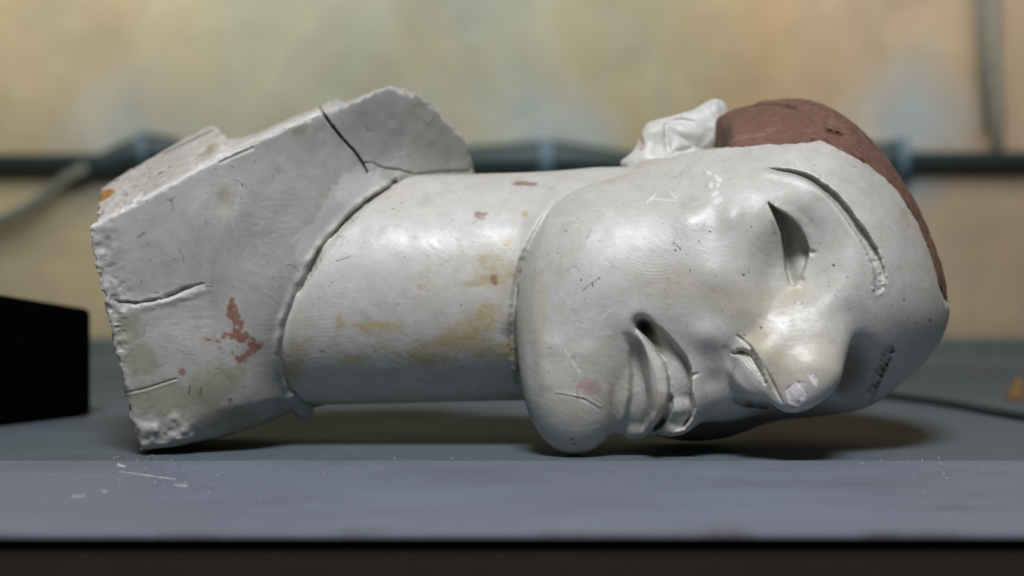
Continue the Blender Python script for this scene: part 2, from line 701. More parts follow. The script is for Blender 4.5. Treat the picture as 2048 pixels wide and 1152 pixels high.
# swollen joint in the middle, lump beside the bust, coupling beside the skull
v, f = tube([wallp(x, y, OFF) for x, y in ((900, 322), (940, 322), (1040, 320), (1090, 318), (1150, 320), (1240, 322), (1300, 322))],
            [15 * s_w, 30 * s_w, 34 * s_w, 38 * s_w, 33 * s_w, 22 * s_w, 14 * s_w], 18)
mesh_object('pipe_joint', v, f, M_pipe, pipe)
v, f = tube([wallp(x, y, OFF) for x, y in ((170, 334), (205, 328), (250, 314), (300, 300), (345, 300), (380, 314))],
            [14 * s_w, 22 * s_w, 30 * s_w, 34 * s_w, 26 * s_w, 15 * s_w], 18)
mesh_object('pipe_joint', v, f, M_pipe, pipe)
v, f = tube([wallp(x, 322, OFF) for x in (1690, 1730, 1790, 1812, 1830)], [14 * s_w, 36 * s_w, 40 * s_w, 24 * s_w, 14 * s_w], 18)
mesh_object('pipe_joint', v, f, M_pipe, pipe)
for x, wd, r in ((1092, 26, 41), (290, 14, 38), (1800, 18, 43)):
    v, f = tube([wallp(x - wd / 2, 320 if x != 290 else 302, OFF), wallp(x + wd / 2, 320 if x != 290 else 300, OFF)], r * s_w, 18)
    mesh_object('pipe_clamp', v, f, M_blue, pipe)

cond = empty('wall_conduit', tuple(wallp(1994, 290, OFF)), 'thin grey upright conduit dropping down the wall onto the pipe', 'conduit')
v, f = tube([wallp(1980, -160, OFF), wallp(1986, 120, OFF), wallp(1993, 255, OFF), wallp(1996, 318, OFF)], [16 * s_w, 15.5 * s_w, 14 * s_w, 9 * s_w], 16)
mesh_object('conduit_tube', v, f, M_cond, cond)
v, f = tube([wallp(1950, -160, 0.02), wallp(1962, 120, 0.02), wallp(1976, 255, 0.02)], 6 * s_w, 12)
mesh_object('wire', v, f, M_cond, cond)

pc = spline([(175, 335), (130, 360), (70, 408), (0, 442), (-120, 480), (-300, 520)], 5)
v, f = tube([wallp(x, y, 0.03) for x, y in pc], 13 * s_w, 12)
o = mesh_object('hanging_cable', v, f, M_cable)
props(o, 'grey cable sagging down the wall from the pipe at the bust end', 'cable')

# ------------------------------------------------------------------ things on the bench
# black box standing behind the bust, taller at its near end
def hexa(c8, bev=0.004, seg=3):
    import bmesh
    bm = bmesh.new()
    vs = [bm.verts.new(c) for c in c8]
    for q in ((0, 1, 2, 3), (7, 6, 5, 4), (0, 4, 5, 1), (1, 5, 6, 2), (2, 6, 7, 3), (3, 7, 4, 0)):
        bm.faces.new([vs[i] for i in q])
    bmesh.ops.recalc_face_normals(bm, faces=bm.faces)
    bmesh.ops.bevel(bm, geom=list(bm.edges), offset=bev, segments=seg, profile=0.5, affect='EDGES')
    V = [tuple(v.co) for v in bm.verts]
    bm.verts.index_update()
    Fc = [tuple(v.index for v in f.verts) for f in bm.faces]
    bm.free()
    return np.array(V), Fc


def onbench(px, py):
    """point of the bench top seen at (px, py)"""
    D = EYE / (py - 576) * DIST
    w = DIST - D
    return Vector(((px - 1024) * D / DIST * U, -w * U, 0.0))


A, B = onbench(-260, 884), onbench(186, 832)
dirn = (B - A).normalized()
nrm = Vector((-dirn.y, dirn.x, 0))
if nrm.y < 0:
    nrm = -nrm
nrm = (nrm + 0.45 * Vector((-1, 0.6, 0))).normalized()
dep = nrm * 0.13


def hgt(p, py):
    D = (p.y / U) + DIST
    return (EYE - (py - 576) * D / DIST) * U


zA, zB = hgt(A, 545), hgt(B, 618)
e = Vector((0, 0, 0.0004))
c8 = [A + e, B + e, B + dep + e, A + dep + e, A + Vector((0, 0, zA)), B + Vector((0, 0, zB)), B + dep + Vector((0, 0, zB - 0.003)), A + dep + Vector((0, 0, zA - 0.003))]
v, f = hexa([tuple(c) for c in c8], 0.0045)
o = mesh_object('black_box', v, f, M_black, smooth=False)
props(o, 'matt black box standing on the bench behind the bust end', 'box')

# dark cable lying on the bench behind the skull
pc = spline([(1560, 790), (1700, 790), (1790, 800), (1900, 815), (1990, 832), (2100, 850), (2300, 880)], 5)
v, f = tube([onbench(x, y) + Vector((0, 0, 0.0035)) for x, y in pc], 0.0034, 10)
o = mesh_object('bench_cable', v, f, M_pipe)
props(o, 'dark green cable lying along the bench behind the skull', 'cable')

# small ochre wedge far right on the bench
q = onbench(2026, 800)
c8 = []
for z, r in ((0.0003, 1.0), (0.017, 0.4)):
    for a, b in ((-1, -1), (1, -1), (1, 1), (-1, 1)):
        c8.append((q.x + a * 0.006 * r + z * 0.3, q.y + b * 0.006 * r, z))
v, f = hexa(c8, 0.0015, 2)
o = mesh_object('wooden_wedge', v, f, simple('ochre_wood', (0.22, 0.12, 0.035), 0.7), smooth=False)
props(o, 'small ochre brown wedge standing on the bench near the cable', 'wedge')

# crumbs of plaster strewn over the bench
rg = random.Random(4)
V, Fc = [], []


def crumb(x, y, z, r):
    b0 = len(V)
    for dx, dy, dz in ((1, 0, 0), (-1, 0, 0), (0, 1, 0), (0, -1, 0), (0, 0, 1), (0, 0, -0.6)):
        k = r * rg.uniform(0.6, 1.3)
        V.append((x + dx * k, y + dy * k, z + dz * k * 0.7))
    for a, b, c in ((0, 2, 4), (2, 1, 4), (1, 3, 4), (3, 0, 4), (2, 0, 5), (1, 2, 5), (3, 1, 5), (0, 3, 5)):
        Fc.append((b0 + a, b0 + b, b0 + c))


for k in range(150):
    px = rg.choice((rg.uniform(0, 2048), rg.gauss(620, 160), rg.gauss(1820, 90), rg.gauss(300, 60)))
    py = 905 + abs(rg.gauss(0, 1)) * 42
    q = onbench(px, py)
    r = rg.choice((0.00018, 0.00022, 0.0003, 0.00045))
    crumb(q.x, q.y, (0.0006 if q.y < Y_SEAM else 0.0) + r * 0.3, r)
o = mesh_object('plaster_crumbs', V, Fc, simple('crumb_white', (0.62, 0.60, 0.58), 0.9), smooth=False)
props(o, 'tiny white plaster crumbs strewn over the front of the bench', 'crumbs', kind='stuff')


def smear(a, b, w, seed):
    """a thin scraped film of plaster on the board"""
    r = random.Random(seed)
    A_, B_ = onbench(*a), onbench(*b)
    t = (B_ - A_); n_ = Vector((-t.y, t.x, 0)).normalized()
    v, f = [], []
    N = 14
    for i in range(N + 1):
        c_ = A_ + t * (i / N)
        ww = w * (0.35 + 0.65 * math.sin(math.pi * (i + 0.5) / (N + 1))) * r.uniform(0.5, 1.2)
        for s_ in (-1, 0, 1):
            v.append((c_.x + n_.x * ww * s_, c_.y + n_.y * ww * s_, 0.0007 + (0.00025 if s_ == 0 else -0.00005)))
    for i in range(N):
        for j in (0, 1):
            q = i * 3 + j
            f.append((q, q + 3, q + 4, q + 1))
    mesh_object('plaster_smear', v, f, M_smear, bench, smooth=True)


M_smear = simple('smear_white', (0.42, 0.42, 0.45), 0.85, 0.3, 0.3, 300)
smear((240, 946), (352, 962), 0.0009, 1)
smear((350, 972), (378, 976), 0.0020, 2)
smear((142, 997), (170, 995), 0.0016, 3)
smear((236, 930), (250, 938), 0.0020, 4)
smear((206, 985), (214, 988), 0.0012, 5)

# ------------------------------------------------------------------ the plaster head
sculpt = empty('plaster_head', (0, 0.06, 0.0), 'broken white plaster head with neck and bust lying on its side', 'sculpture')
M_plaster = mat_plaster()
M_clay = mat_clay()

SEAM = spline([(800, 352), (780, 370), (735, 398), (700, 428), (660, 470), (635, 500), (608, 545), (585, 590), (565, 640), (556, 690), (558, 730), (572, 775), (592, 812), (622, 838)], 3)


def f_neck_core(p):
    a = P(300, 592, -335); b = P(1240, 568, -325)
    ab = b - a
    t = ((p - a) @ ab) / (ab @ ab)
    q = p - a - t[:, None] * ab
    r = 253 + 10 * np.clip((0.42 - t) / 0.3, 0, 1) ** 2 + 8 * np.clip((t - 0.75) / 0.2, 0, 1) ** 2
    d = np.sqrt((q[:, 1] / 1.0) ** 2 + (q[:, 2] / 1.0) ** 2) - r
    return d, t


def brush(p, seed):
    """patches of fine tool and brush marks in changing directions"""
    a = noise3(p * np.array([0.35, 1.5, 1], F32), 7, seed)
    b = noise3(p @ rot(0, 0, 40) * np.array([0.35, 1.5, 1], F32), 7, seed + 1)
    m = sstep(-0.25, 0.25, noise3(p, 75, seed + 2))
    k = sstep(-0.1, 0.4, noise3(p, 110, seed + 3))
    return (a * m + b * (1 - m)) * (0.35 + 0.65 * k)


def relief_neck(p):
    c = Pic(p)
    d = 0
    d = d - 1.3 * noise3(p, 120, 3) - 0.5 * noise3(p, 40, 4) - 0.25 * brush(p, 5)
    # fine combed ridges next to the seam, dents, soft swelling towards the jaw
    rid = c.gauss(640, 650, 40, 40, 1.0) + c.gauss(640, 560, 30, 25, 0.7)
    d = d - 0.12 * rid * np.sin(c.y * 0.75 + c.x * 0.07 + 2 * noise3(p, 30, 8))
    d = d - c.stroke([(1042, 560), (1066, 500), (1092, 440), (1130, 385)], 24, [2, 10, 14, 12], 0.95)
    d = d + c.gauss(1022, 665, 14, 16, 4)
    d = d + c.gauss(1045, 545, 6, 22, 10) - c.stroke(spline([(1112, 398), (1080, 452), (1054, 510), (1037, 570), (1029, 640), (1029, 700), (1040, 765)], 3), [4, 6, 8, 9, 9, 8, 6], [-2, -6, -12, -13, -11, -10, -4], 0.85, 1.5, 9)
    i, ds, ts, sd = c.line(SEAM, 30)
    gv = np.zeros(len(p), F32)
    gv[i] = np.exp(-(np.clip(ds - np.interp(ts, [0, 0.2, 0.45, 0.62, 1], [4, 6, 9, 5, 4]), 0, 99) / 7.0) ** 2) * (sd < 0) * np.interp(ts, [0, 0.1, 0.25, 0.5, 0.62, 1], [4, 7, 11, 11, 5, 4]) * (0.8 + 0.4 * noise3(p[i], 25, 6))
    d = d + 1.4 * gv
    return d


RELIEF_NECK = Relief(relief_neck, 420, 300, 1260, 900, -80)


def f_neck(p):
    d, t = f_neck_core(p)
    d = d + RELIEF_NECK(Pic(p)) * sstep(-400, -320, p[:, 2])
    x0 = P(430, 590, -335)[0]; x1 = P(1330, 568, -325)[0]
    d = smax(d, x0 - p[:, 0], 4)
    d = smax(d, p[:, 0] - x1, 4)
    return d


# --- bust
TPS_PTS = np.array([
    (190, 470, 18), (270, 890, -62), (420, 850, -80), (420, 620, -28), (300, 620, -8), (450, 430, -6), (330, 450, 10),
    (520, 320, -36), (530, 480, -44), (500, 700, -60), (540, 800, -130), (640, 240, -80), (720, 300, -165), (690, 360, -128),
    (780, 190, -190), (860, 250, -290), (935, 310, -410), (770, 330, -235), (890, 338, -370),
    (552, 640, -74), (590, 550, -70), (630, 490, -90), (690, 425, -128), (775, 365, -205), (545, 720, -104), (558, 775, -160), (610, 832, -300),
    (120, 700, 0), (100, 380, 20), (250, 1000, -80), (420, 960, -120), (1000, 200, -460)], float)


def tps_fit(P3):
    x = P3[:, :2] / 100
    d = np.sqrt(((x[:, None] - x[None]) ** 2).sum(-1))
    K = np.where(d > 0, d * d * np.log(d + 1e-9), 0) + 0.15 * np.eye(len(x))
    n = len(x)
    A = np.zeros((n + 3, n + 3))
    A[:n, :n] = K; A[:n, n] = 1; A[:n, n + 1:] = x; A[n, :n] = 1; A[n + 1:, :n] = x.T
    b = np.zeros(n + 3); b[:n] = P3[:, 2]
    return x, np.linalg.solve(A, b)


TPS_X, TPS_W = tps_fit(TPS_PTS)


def tps(px, py):
    """evaluated on a coarse lattice, then bilinear"""
    return bil(TPS_GRID, px, py)


def bil(G, px, py):
    u = np.clip((px - 100) / 8.0, 0, G.shape[0] - 1.001); v = np.clip((py - 100) / 8.0, 0, G.shape[1] - 1.001)
    i, j = u.astype(int), v.astype(int)
    a, b = u - i, v - j
    return (G[i, j] * (1 - a) * (1 - b) + G[i + 1, j] * a * (1 - b) + G[i, j + 1] * (1 - a) * b + G[i + 1, j + 1] * a * b).astype(F32)


def tps_grid():
    gx, gy = np.meshgrid(100 + 8.0 * np.arange(130), 100 + 8.0 * np.arange(110), indexing='ij')
    x = np.stack([gx.ravel(), gy.ravel()], 1) / 100
    d = np.sqrt(((x[:, None] - TPS_X[None]) ** 2).sum(-1))
    K = np.where(d > 0, d * d * np.log(d + 1e-9), 0)
    n = len(TPS_X)
    return (K @ TPS_W[:n] + TPS_W[n] + x @ TPS_W[n + 1:]).reshape(gx.shape)


TPS_GRID = tps_grid()
BUST_OUT = [(183, 452), (236, 424), (300, 390), (372, 348), (440, 312), (500, 282), (560, 256), (620, 232), (700, 203), (780, 174), (832, 190), (878, 222), (915, 262), (936, 296),
            (948, 350), (948, 420), (800, 420)] + [tuple(q) for q in SEAM[1:]] + [(600, 842), (540, 852), (480, 872), (420, 890), (340, 904), (268, 910), (250, 840), (228, 720), (212, 640), (200, 560), (186, 500)]


def relief_bust(p):
    c = Pic(p)
    # relief
    h = 2.2 * noise3(p, 120, 14) + 1.2 * noise3(p, 45, 15) + 0.35 * brush(p, 16) + 1.4 * noise3(p, 20, 17) * sstep(640, 700, c.x + 0.62 * (c.y - 220)) * sstep(352, 335, c.y)
    h = h + c.stroke(spline([(235, 604), (270, 606), (300, 602), (345, 590), (380, 574), (410, 568)], 3), [1.5, 3, 3, 5, 3.5, 1], [-4, -9, -9, -13, -8, -2], 0.6, 3.0, 21)
    h = h + c.stroke(spline([(245, 622), (280, 612), (330, 600), (380, 588), (420, 578)], 3), [10, 11, 9, 8, 5], [2, 3.5, 4, 3, 1], 0.95, 3.5, 22)
    h = h + c.stroke([(240, 788), (290, 778), (352, 758)], 1.4, -3, 0.5)
    h = h + c.stroke([(240, 792), (290, 782), (352, 762)], 2.0, 0.8, 0.5)
    h = h + c.stroke(spline([(640, 214), (655, 240), (680, 272), (706, 300), (722, 322), (735, 345)], 3), [2.2, 2.0, 1.6, 2.2, 1.4], -12, 0.4, 1.0, 23)
    h = h + c.stroke(spline([(728, 326), (745, 326), (765, 336), (800, 341), (830, 348), (880, 344), (940, 342)], 3), [1.2, 1.6, 1.5, 2.6, 1.2], -8, 0.5, 1.5, 24)
    h = h + c.stroke([(438, 326), (470, 312), (505, 296)], 1.8, -3, 0.7, 1.2)
    h = h + c.stroke([(462, 617), (463, 640)], 1.2, -2, 0.5)
    h = h + c.stroke([(461, 800), (464, 845)], 1.5, -3, 0.5)
    # lumpy patch of filler at the bottom corner
    g = c.gauss(320, 865, 46, 26, 1.0) + c.gauss(400, 880, 45, 12, 0.7)
    h = h + g * (7 * noise3(p, 22, 31) + 4 * noise3(p, 9, 32) + 4)
    h = h + c.gauss(225, 640, 22, 70, 1.0) * (5 * noise3(p, 16, 33) - 5 * np.abs(noise3(p, 9, 34)))
    h = h + c.gauss(215, 500, 16, 40, 1.0) * (4 * noise3(p, 14, 35) - 3)
    h = h + c.gauss(450, 300, 24, 8, 1.0, -28) * 3 * noise3(p, 8, 36)
    for pts in ([(200, 372), (225, 352), (250, 342)], [(255, 338), (300, 318)], [(330, 306), (380, 282), (425, 260)], [(300, 352), (330, 338)]):
        h = h + c.stroke(pts, 1.8, -5, 0.6, 2.0, 47)
    # comb marks
    cm = c.gauss(355, 680, 55, 36, 1.0)
    h = h + 0.14 * cm * np.sin(0.8 * c.y + 0.02 * (c.x - 355) ** 2 / 12)
    h = h + c.gauss(340, 740, 45, 14, 0.15) * np.sin(0.9 * c.y)
    h = h - c.gauss(447, 405, 12, 18, 4.0) - c.gauss(360, 345, 14, 4, 3, -28)
    # pits
    pit = np.clip(noise3(p, 13, 37) - 0.84, 0, 1)
    h = h - 16 * pit * sstep(-0.1, 0.3, noise3(p, 70, 29))
    # lip of the seam standing proud of the neck
    i, d, t, _ = c.line(SEAM, 40)
    lip = np.zeros(len(p), F32)
    lip[i] = 9 * np.exp(-(d / 9.0) ** 2) * (0.8 + 0.5 * noise3(p[i], 20, 38))
    h = h + lip
    return h


RELIEF_BUST = Relief(relief_bust, 150, 120, 980, 960, -40)


def f_bust(p):
    c = Pic(p)
    edge_noise = noise3(p, 26, 11)
    fine = noise3(p, 9, 12)
    # the outline widens towards the back along the upper cut face
    back = np.clip(-30 - p[:, 2], 0, 420)
    # use the flat coordinates so that the block keeps its section in depth
    flat = Pic(np.stack([p[:, 0], p[:, 1], np.zeros(len(p), F32)], 1))
    knob = 1 - sstep(425, 462, c.x + 10 * edge_noise + 5 * fine)
    rise = (0.185 + 0.10 * knob) * sstep(760, 600, flat.x) * sstep(640, 460, flat.y)
    q2 = p.copy()
    q2[:, 1] += back * rise
    q2[:, 0] += back * (0.10 * sstep(760, 600, flat.x) * sstep(640, 460, flat.y) + 0.17 * sstep(440, 300, flat.x))
    k = 1 + 0 * p[:, 2]
    fl2 = Pic(np.stack([q2[:, 0], q2[:, 1], np.zeros(len(p), F32)], 1))
    fl2.x = np.where(flat.x > 600, c.x * sstep(600, 700, flat.x) + fl2.x * (1 - sstep(600, 700, flat.x)), fl2.x)
    fl2.y = np.where(flat.x > 600, c.y * sstep(600, 700, flat.x) + fl2.y * (1 - sstep(600, 700, flat.x)), fl2.y)
    out = fl2.poly(BUST_OUT, 120)
    ragged = sstep(560, 680, c.x) * sstep(375, 345, c.y)
    out = out + 1.8 * edge_noise + 0.5 * fine + ragged * (4.5 * noise3(p, 38, 18) + 3.0 * noise3(p, 15, 19) + 1.5 * fine)
    chipn = np.clip(noise3(p, 21, 20) - 0.25, 0, 1)
    out = out + 9 * chipn * sstep(480, 440, c.y)
    # ragged chipped left rim
    chip = sstep(330, 215, c.x) * (1.0)
    out = out + chip * (3.0 * fine + 6.0 * np.abs(noise3(p, 19, 13)))
    wf = tps(c.x, c.y)
    top = p[:, 2] - wf
    h = RELIEF_BUST(c)
    top = top - h
    k = 9 + 58 * sstep(300, 430, c.x) * sstep(740, 840, c.y) + 12 * sstep(760, 800, c.y)
    d = smax(top, out, k)
    d = smin(d, cone(p, P(578, 788, -200), P(610, 822, -280), 15, 19) + 4 * noise3(p, 15, 28), 16)
    d = smax(d, -430 - 0.1 * (c.x - 200) - p[:, 2] + 12 * noise3(p, 60, 39), 20)
    # never under the bench
    d = smax(d, p[:, 1] - (EYE - 1.0), 3)
    return d * 0.9


# --- head
def f_cranium(p, grow=0.0):
    c = P(1566, 566, -330)
    r = np.array([(327 - 4) * 1.118, 364 * 1.118, 400], F32) + grow
    q = p - c
    r = np.tile(r, (len(p), 1))
    r[:, 1] = np.where(q[:, 1] > 0, 264 * 1.118 + grow, r[:, 1])
    q = np.abs(q) / r
    pw = 2.0
    g = (q ** pw).sum(1) ** (1 / pw)
    gr = np.sqrt((((q ** (pw - 1)) / r) ** 2).sum(1)) * np.maximum(g, 1e-3) ** (1 - pw) + 1e-9
    d = (g - 1) / np.minimum(np.maximum(gr, 1 / 480.0), 1 / 250.0)
    pl = (p - P(1825, 388, -330)) @ np.array([0.808, -0.476, 0.347], F32) - grow - 14
    return smax(d, pl - 14, 130)


YB_X = [1150, 1240, 1330, 1400, 1440, 1500, 1560, 1610, 1640, 1680, 1720, 1760, 1800, 1836, 1860, 1874, 1882, 1890, 1905]
YB_Y = [335, 318, 318, 302, 297, 292, 288, 286, 281, 300, 322, 348, 390, 448, 506, 552, 582, 600, 612]

EYE_POLY = [(1536, 405), (1549, 436), (1561, 468), (1566, 505), (1570, 540), (1579, 569), (1588, 572), (1600, 562), (1609, 540), (1617, 515), (1619, 498), (1610, 474), (1598, 452), (1584, 437), (1566, 424), (1550, 415)]
LIP_POLY = [(1273, 642), (1284, 635), (1300, 640), (1322, 655), (1350, 684), (1374, 714), (1383, 738), (1384, 762), (1384, 785), (1388, 800), (1390, 816), (1385, 836), (1370, 858), (1340, 871), (1300, 880), (1286, 878), (1302, 857), (1318, 838), (1331, 810), (1337, 785), (1335, 750), (1327, 725), (1310, 700), (1284, 669), (1275, 658)]
LOWER_LIP = [(1277, 660), (1290, 674), (1310, 700), (1327, 725), (1334, 750), (1336, 785), (1330, 810), (1316, 840), (1302, 858), (1296, 856), (1305, 822), (1300, 790), (1292, 755), (1285, 720), (1277, 690)]
BROW = spline([(1533, 337), (1560, 341), (1590, 346), (1620, 357), (1646, 375), (1670, 396), (1690, 420), (1708, 445), (1724, 466), (1738, 490), (1750, 515), (1759, 545), (1758, 574)], 3)


def f_head_base(p):
    d = f_cranium(p, 6.0)
    d = smin(d, ell(p, P(1385, 575, -215), (290, 275, 285), rot(0, 0, 4)), 90)          # cheeks and upper jaw
    d = smin(d, ell(p, P(1206, 600, -150), (188, 244, 200), rot(0, 0, 3)), 60)            # lower jaw
    d = smin(d, ell(p, P(1150, 728, -82), (113, 187, 120)), 45)                           # chin
    d = smin(d, ell(p, P(1500, 455, -95), (130, 105, 120), rot(0, 0, 15)), 70)            # cheek bone
    d = smin(d, ell(p, P(1340, 766, -55), (84, 108, 100)), 45)                            # muzzle
    d = smin(d, ell(p, P(1268, 762, -84), (84, 120, 94)), 18)
    d = smin(d, ell(p, P(1440, 712, -110), (125, 128, 130)), 50)
    d = smin(d, ell(p, P(1390, 705, -300), (235, 196, 125)), 40)                          # far cheek
    # far brow ridge
    d = smin(d, cone(p, P(1742, 632, -132), P(1706, 740, -186), 66, 60), 70)
    return d


BAND_POLY = [(1240, 664), (1270, 655), (1288, 690), (1298, 735), (1303, 790), (1300, 835), (1284, 890), (1226, 890), (1246, 840), (1257, 790), (1259, 745), (1253, 700)]


def relief_head(p):
    c = Pic(p)
    h = 1.5 * noise3(p, 110, 41) + 0.6 * noise3(p, 45, 42) + 0.28 * brush(p, 43)
    # fold between chin and lower lip
    bd = c.poly(BAND_POLY, 40)
    h = h - 15 * (1 - sstep(-11, 3, bd)) * sstep(655, 720, c.y) * sstep(880, 842, c.y)
    h0 = h
    # lower lip: a full crescent
    ll = c.poly(LOWER_LIP, 40)
    h = h + 23 * np.sqrt(np.clip((4 - ll) / 24.0, 0, 1))
    # carved upper lip: hard outer rim, two scraped planes with a step between them
    lp = c.poly(LIP_POLY, 40)
    rec = 1 - sstep(-6, 2, lp)
    h = h - rec * (17 + 8 * sstep(1345, 1300, c.x) * sstep(740, 700, c.y) + np.clip(0.14 * (c.y - 690), 0, 15) * sstep(824, 788, c.y) + 2 * sstep(800, 850, c.y))
    h = h - c.gauss(1287, 652, 12, 9, 46, 45) + c.stroke([(1284, 650), (1302, 668), (1322, 694)], [10, 8, 3], [-12, -11, -3], 0.6)
    h = h + c.stroke(spline([(1312, 700), (1329, 725), (1337, 750), (1339, 785)], 3), 1.8, -5, 0.6, 0.8, 66)
    h = h + c.stroke(spline([(1341, 796), (1338, 815), (1326, 838), (1308, 860)], 3), [4, 7, 7, 4], [-10, -15, -14, -6], 0.6)
    h = h + rec * (0.9 * noise3(p @ rot(0, 0, -40) * np.array([1.6, 0.4, 1], F32), 9, 67) + 0.5 * noise3(p, 6, 68))
    h = h + c.stroke([(1385, 752), (1396, 747)], [3.5, 2], [-4, -2], 0.9)
    h = h + c.gauss(1420, 678, 26, 22, 7)
    # philtrum hollow
    h = h - c.gauss(1428, 760, 20, 18, 5, 30)
    h = h0 + (h - h0) * sstep(872, 838, c.y)
    # eye cut: sloping floor, deepest under the lower lid
    ep = c.poly(EYE_POLY, 30)
    i, dl, t, _ = c.line(EYE_POLY[:6], 80)
    deep = np.zeros(len(p), F32)
    deep[i] = np.exp(-(dl / 22.0) ** 2) * np.interp(t, [0, 0.5, 1], [1.0, 1.0, 0.7])
    h = h - (1 - sstep(-4, 1.5, ep)) * (31 + 28 * deep) * (1 - 0.6 * sstep(500, 565, c.y) * sstep(1578, 1606, c.x))
    h = h + c.stroke(EYE_POLY[:6], [2, 7, 8, 8, 6, 3], [0, 4, 5, 5, 4, 0], 0.9)
    h = h - c.gauss(1603, 561, 4, 4, 9) - c.gauss(1625, 505, 5, 3, 7) - c.stroke([(1590, 590), (1596, 600)], 9, -4, 0.9)
    h = h + c.stroke(spline([(1560, 418), (1586, 432), (1606, 456), (1624, 492)], 3), 9, [2, 4, 4, 1], 0.9, 1.5, 51)
    # eyebrow groove with a hard upper wall
    i, dl, t, sd = c.line(BROW, 60)
    wdt = np.interp(t, [0, 0.1, 0.35, 0.6, 0.8, 1], [2.0, 4.0, 7.0, 9.5, 10.5, 9])
    dep = np.interp(t, [0, 0.06, 0.3, 0.7, 0.85, 1], [2, 9, 19, 22, 14, 5])
    dd = dl + 1.2 * noise3(p[i], 8, 52) * (t > 0.3)
    g = np.zeros(len(p), F32)
    g[i] = -dep * (1 - sstep(wdt - 2.5, wdt + 2.0, dd)) + 1.5 * np.exp(-((dd - wdt - 6) / 8) ** 2) * (sd > 0)
    rough = np.zeros(len(p), F32)
    rough[i] = sstep(0.70, 0.80, t) * (1 - sstep(13, 18, dl))
    h = h + g + rough * (2.6 * noise3(p, 6, 53) + 2 * noise3(p * np.array([1, 2.2, 1], F32), 9, 63))
    # far eyebrow: groove crossed by tool marks
    i, dl, t, sd = c.line(spline([(1778, 700), (1766, 728), (1752, 756), (1738, 790), (1722, 812)], 3), 40)
    g = np.zeros(len(p), F32)
    g[i] = sstep(0.98, 0.7, t) * (-8 * (1 - sstep(7, 12, dl)) + (1 - sstep(8, 15, dl)) * 3.2 * (np.sin(t * 58 + 2.2 * noise3(p[i], 14, 64) + sd * dl * 0.12) * (t < 0.62) + 1.6 * noise3(p[i], 9, 65)))
    h = h + g
    # nostril slot and the wing's edge
    h = h + c.stroke(spline([(1466, 706), (1486, 708), (1506, 728), (1520, 748), (1530, 766)], 3), [3, 5.5, 6.5, 5.5, 3], [-5, -13, -15, -12, -5], 0.55)
    h = h - c.stroke(spline([(1476, 700), (1496, 704), (1514, 724), (1527, 752)], 3), [3, 4, 4, 2], [-4, -14, -14, -6], 0.5)* -1.0
    h = h + c.stroke(spline([(1474, 672), (1496, 690), (1520, 722), (1544, 764), (1564, 804)], 3), [2, 2.4, 2, 2.4, 2], [-2, -4, -2, -3, -2.5], 0.7, 1.2, 54)
    h = h + c.stroke(spline([(1452, 700), (1470, 735), (1498, 772), (1540, 796)], 3), [7, 9, 6, 3], [-2, -3, -1, 0], 0.95)
    h = h + c.stroke([(1470, 798), (1490, 806), (1520, 812), (1545, 816)], [4, 6, 4, 2], [-12, -16, -10, -4], 0.5, 1.5, 55)
    h = h + c.stroke(spline([(1464, 716), (1480, 752), (1508, 782), (1550, 808)], 3), [7, 12, 13, 9], [0.5, 2, 2.5, 1], 0.95)
    # plaster chipped off the nose tip
    for (pts, dp) in (([(1572, 780), (1590, 762), (1610, 764), (1612, 790), (1598, 812), (1576, 806)], 2.2), ([(1613, 750), (1624, 744), (1636, 752), (1634, 772), (1624, 764)], 1.8)):
        q = c.poly(pts, 20) + 2.5 * noise3(p, 8, 56)
        h = h - (1 - sstep(-2.5, 1.5, q)) * (dp + 1.2 * noise3(p, 6, 57))
    # swellings of the cheek that catch the light
    for gx, gy, sx, sy, a in ((1380, 436, 26, 20, 5), (1466, 432, 16, 20, 6), (1432, 548, 26, 24, 6), (1405, 668, 28, 22, 6), (1255, 640, 24, 20, 5), (1105, 690, 14, 14, 4), (1170, 705, 16, 14, 3), (1655, 600, 34, 22, 4)):
        h = h + c.gauss(gx, gy, sx, sy, 0.9 * a)
    h = h - c.gauss(1425, 450, 14, 30, 1.5) - c.gauss(1500, 520, 40, 50, 4)
    # jaw edge: burnished bevel
    h = h + c.stroke(spline([(1128, 395), (1098, 450), (1080, 540), (1074, 640), (1082, 720), (1092, 765)], 3), 12, [1, 2, 2.5, 2.5, 3, 2], 0.95)
    # comb marks and scratches
    h = h + c.gauss(1310, 545, 40, 20, 0.4) * np.sin(0.85 * c.y + 0.004 * (c.x - 1310) ** 2 + noise3(p, 25, 58))
    h = h + c.stroke([(1115, 788), (1140, 792), (1168, 800), (1200, 818)], 1.2, -1.2, 0.6) + c.stroke([(1112, 785), (1170, 795), (1202, 814)], 1.5, 1.5, 0.6)
    pit = np.clip(noise3(p, 11, 59) - 0.88, 0, 1)
    h = h - 12 * pit
    return h


RELIEF_HEAD = Relief(relief_head, 1000, 170, 1930, 960, 60)


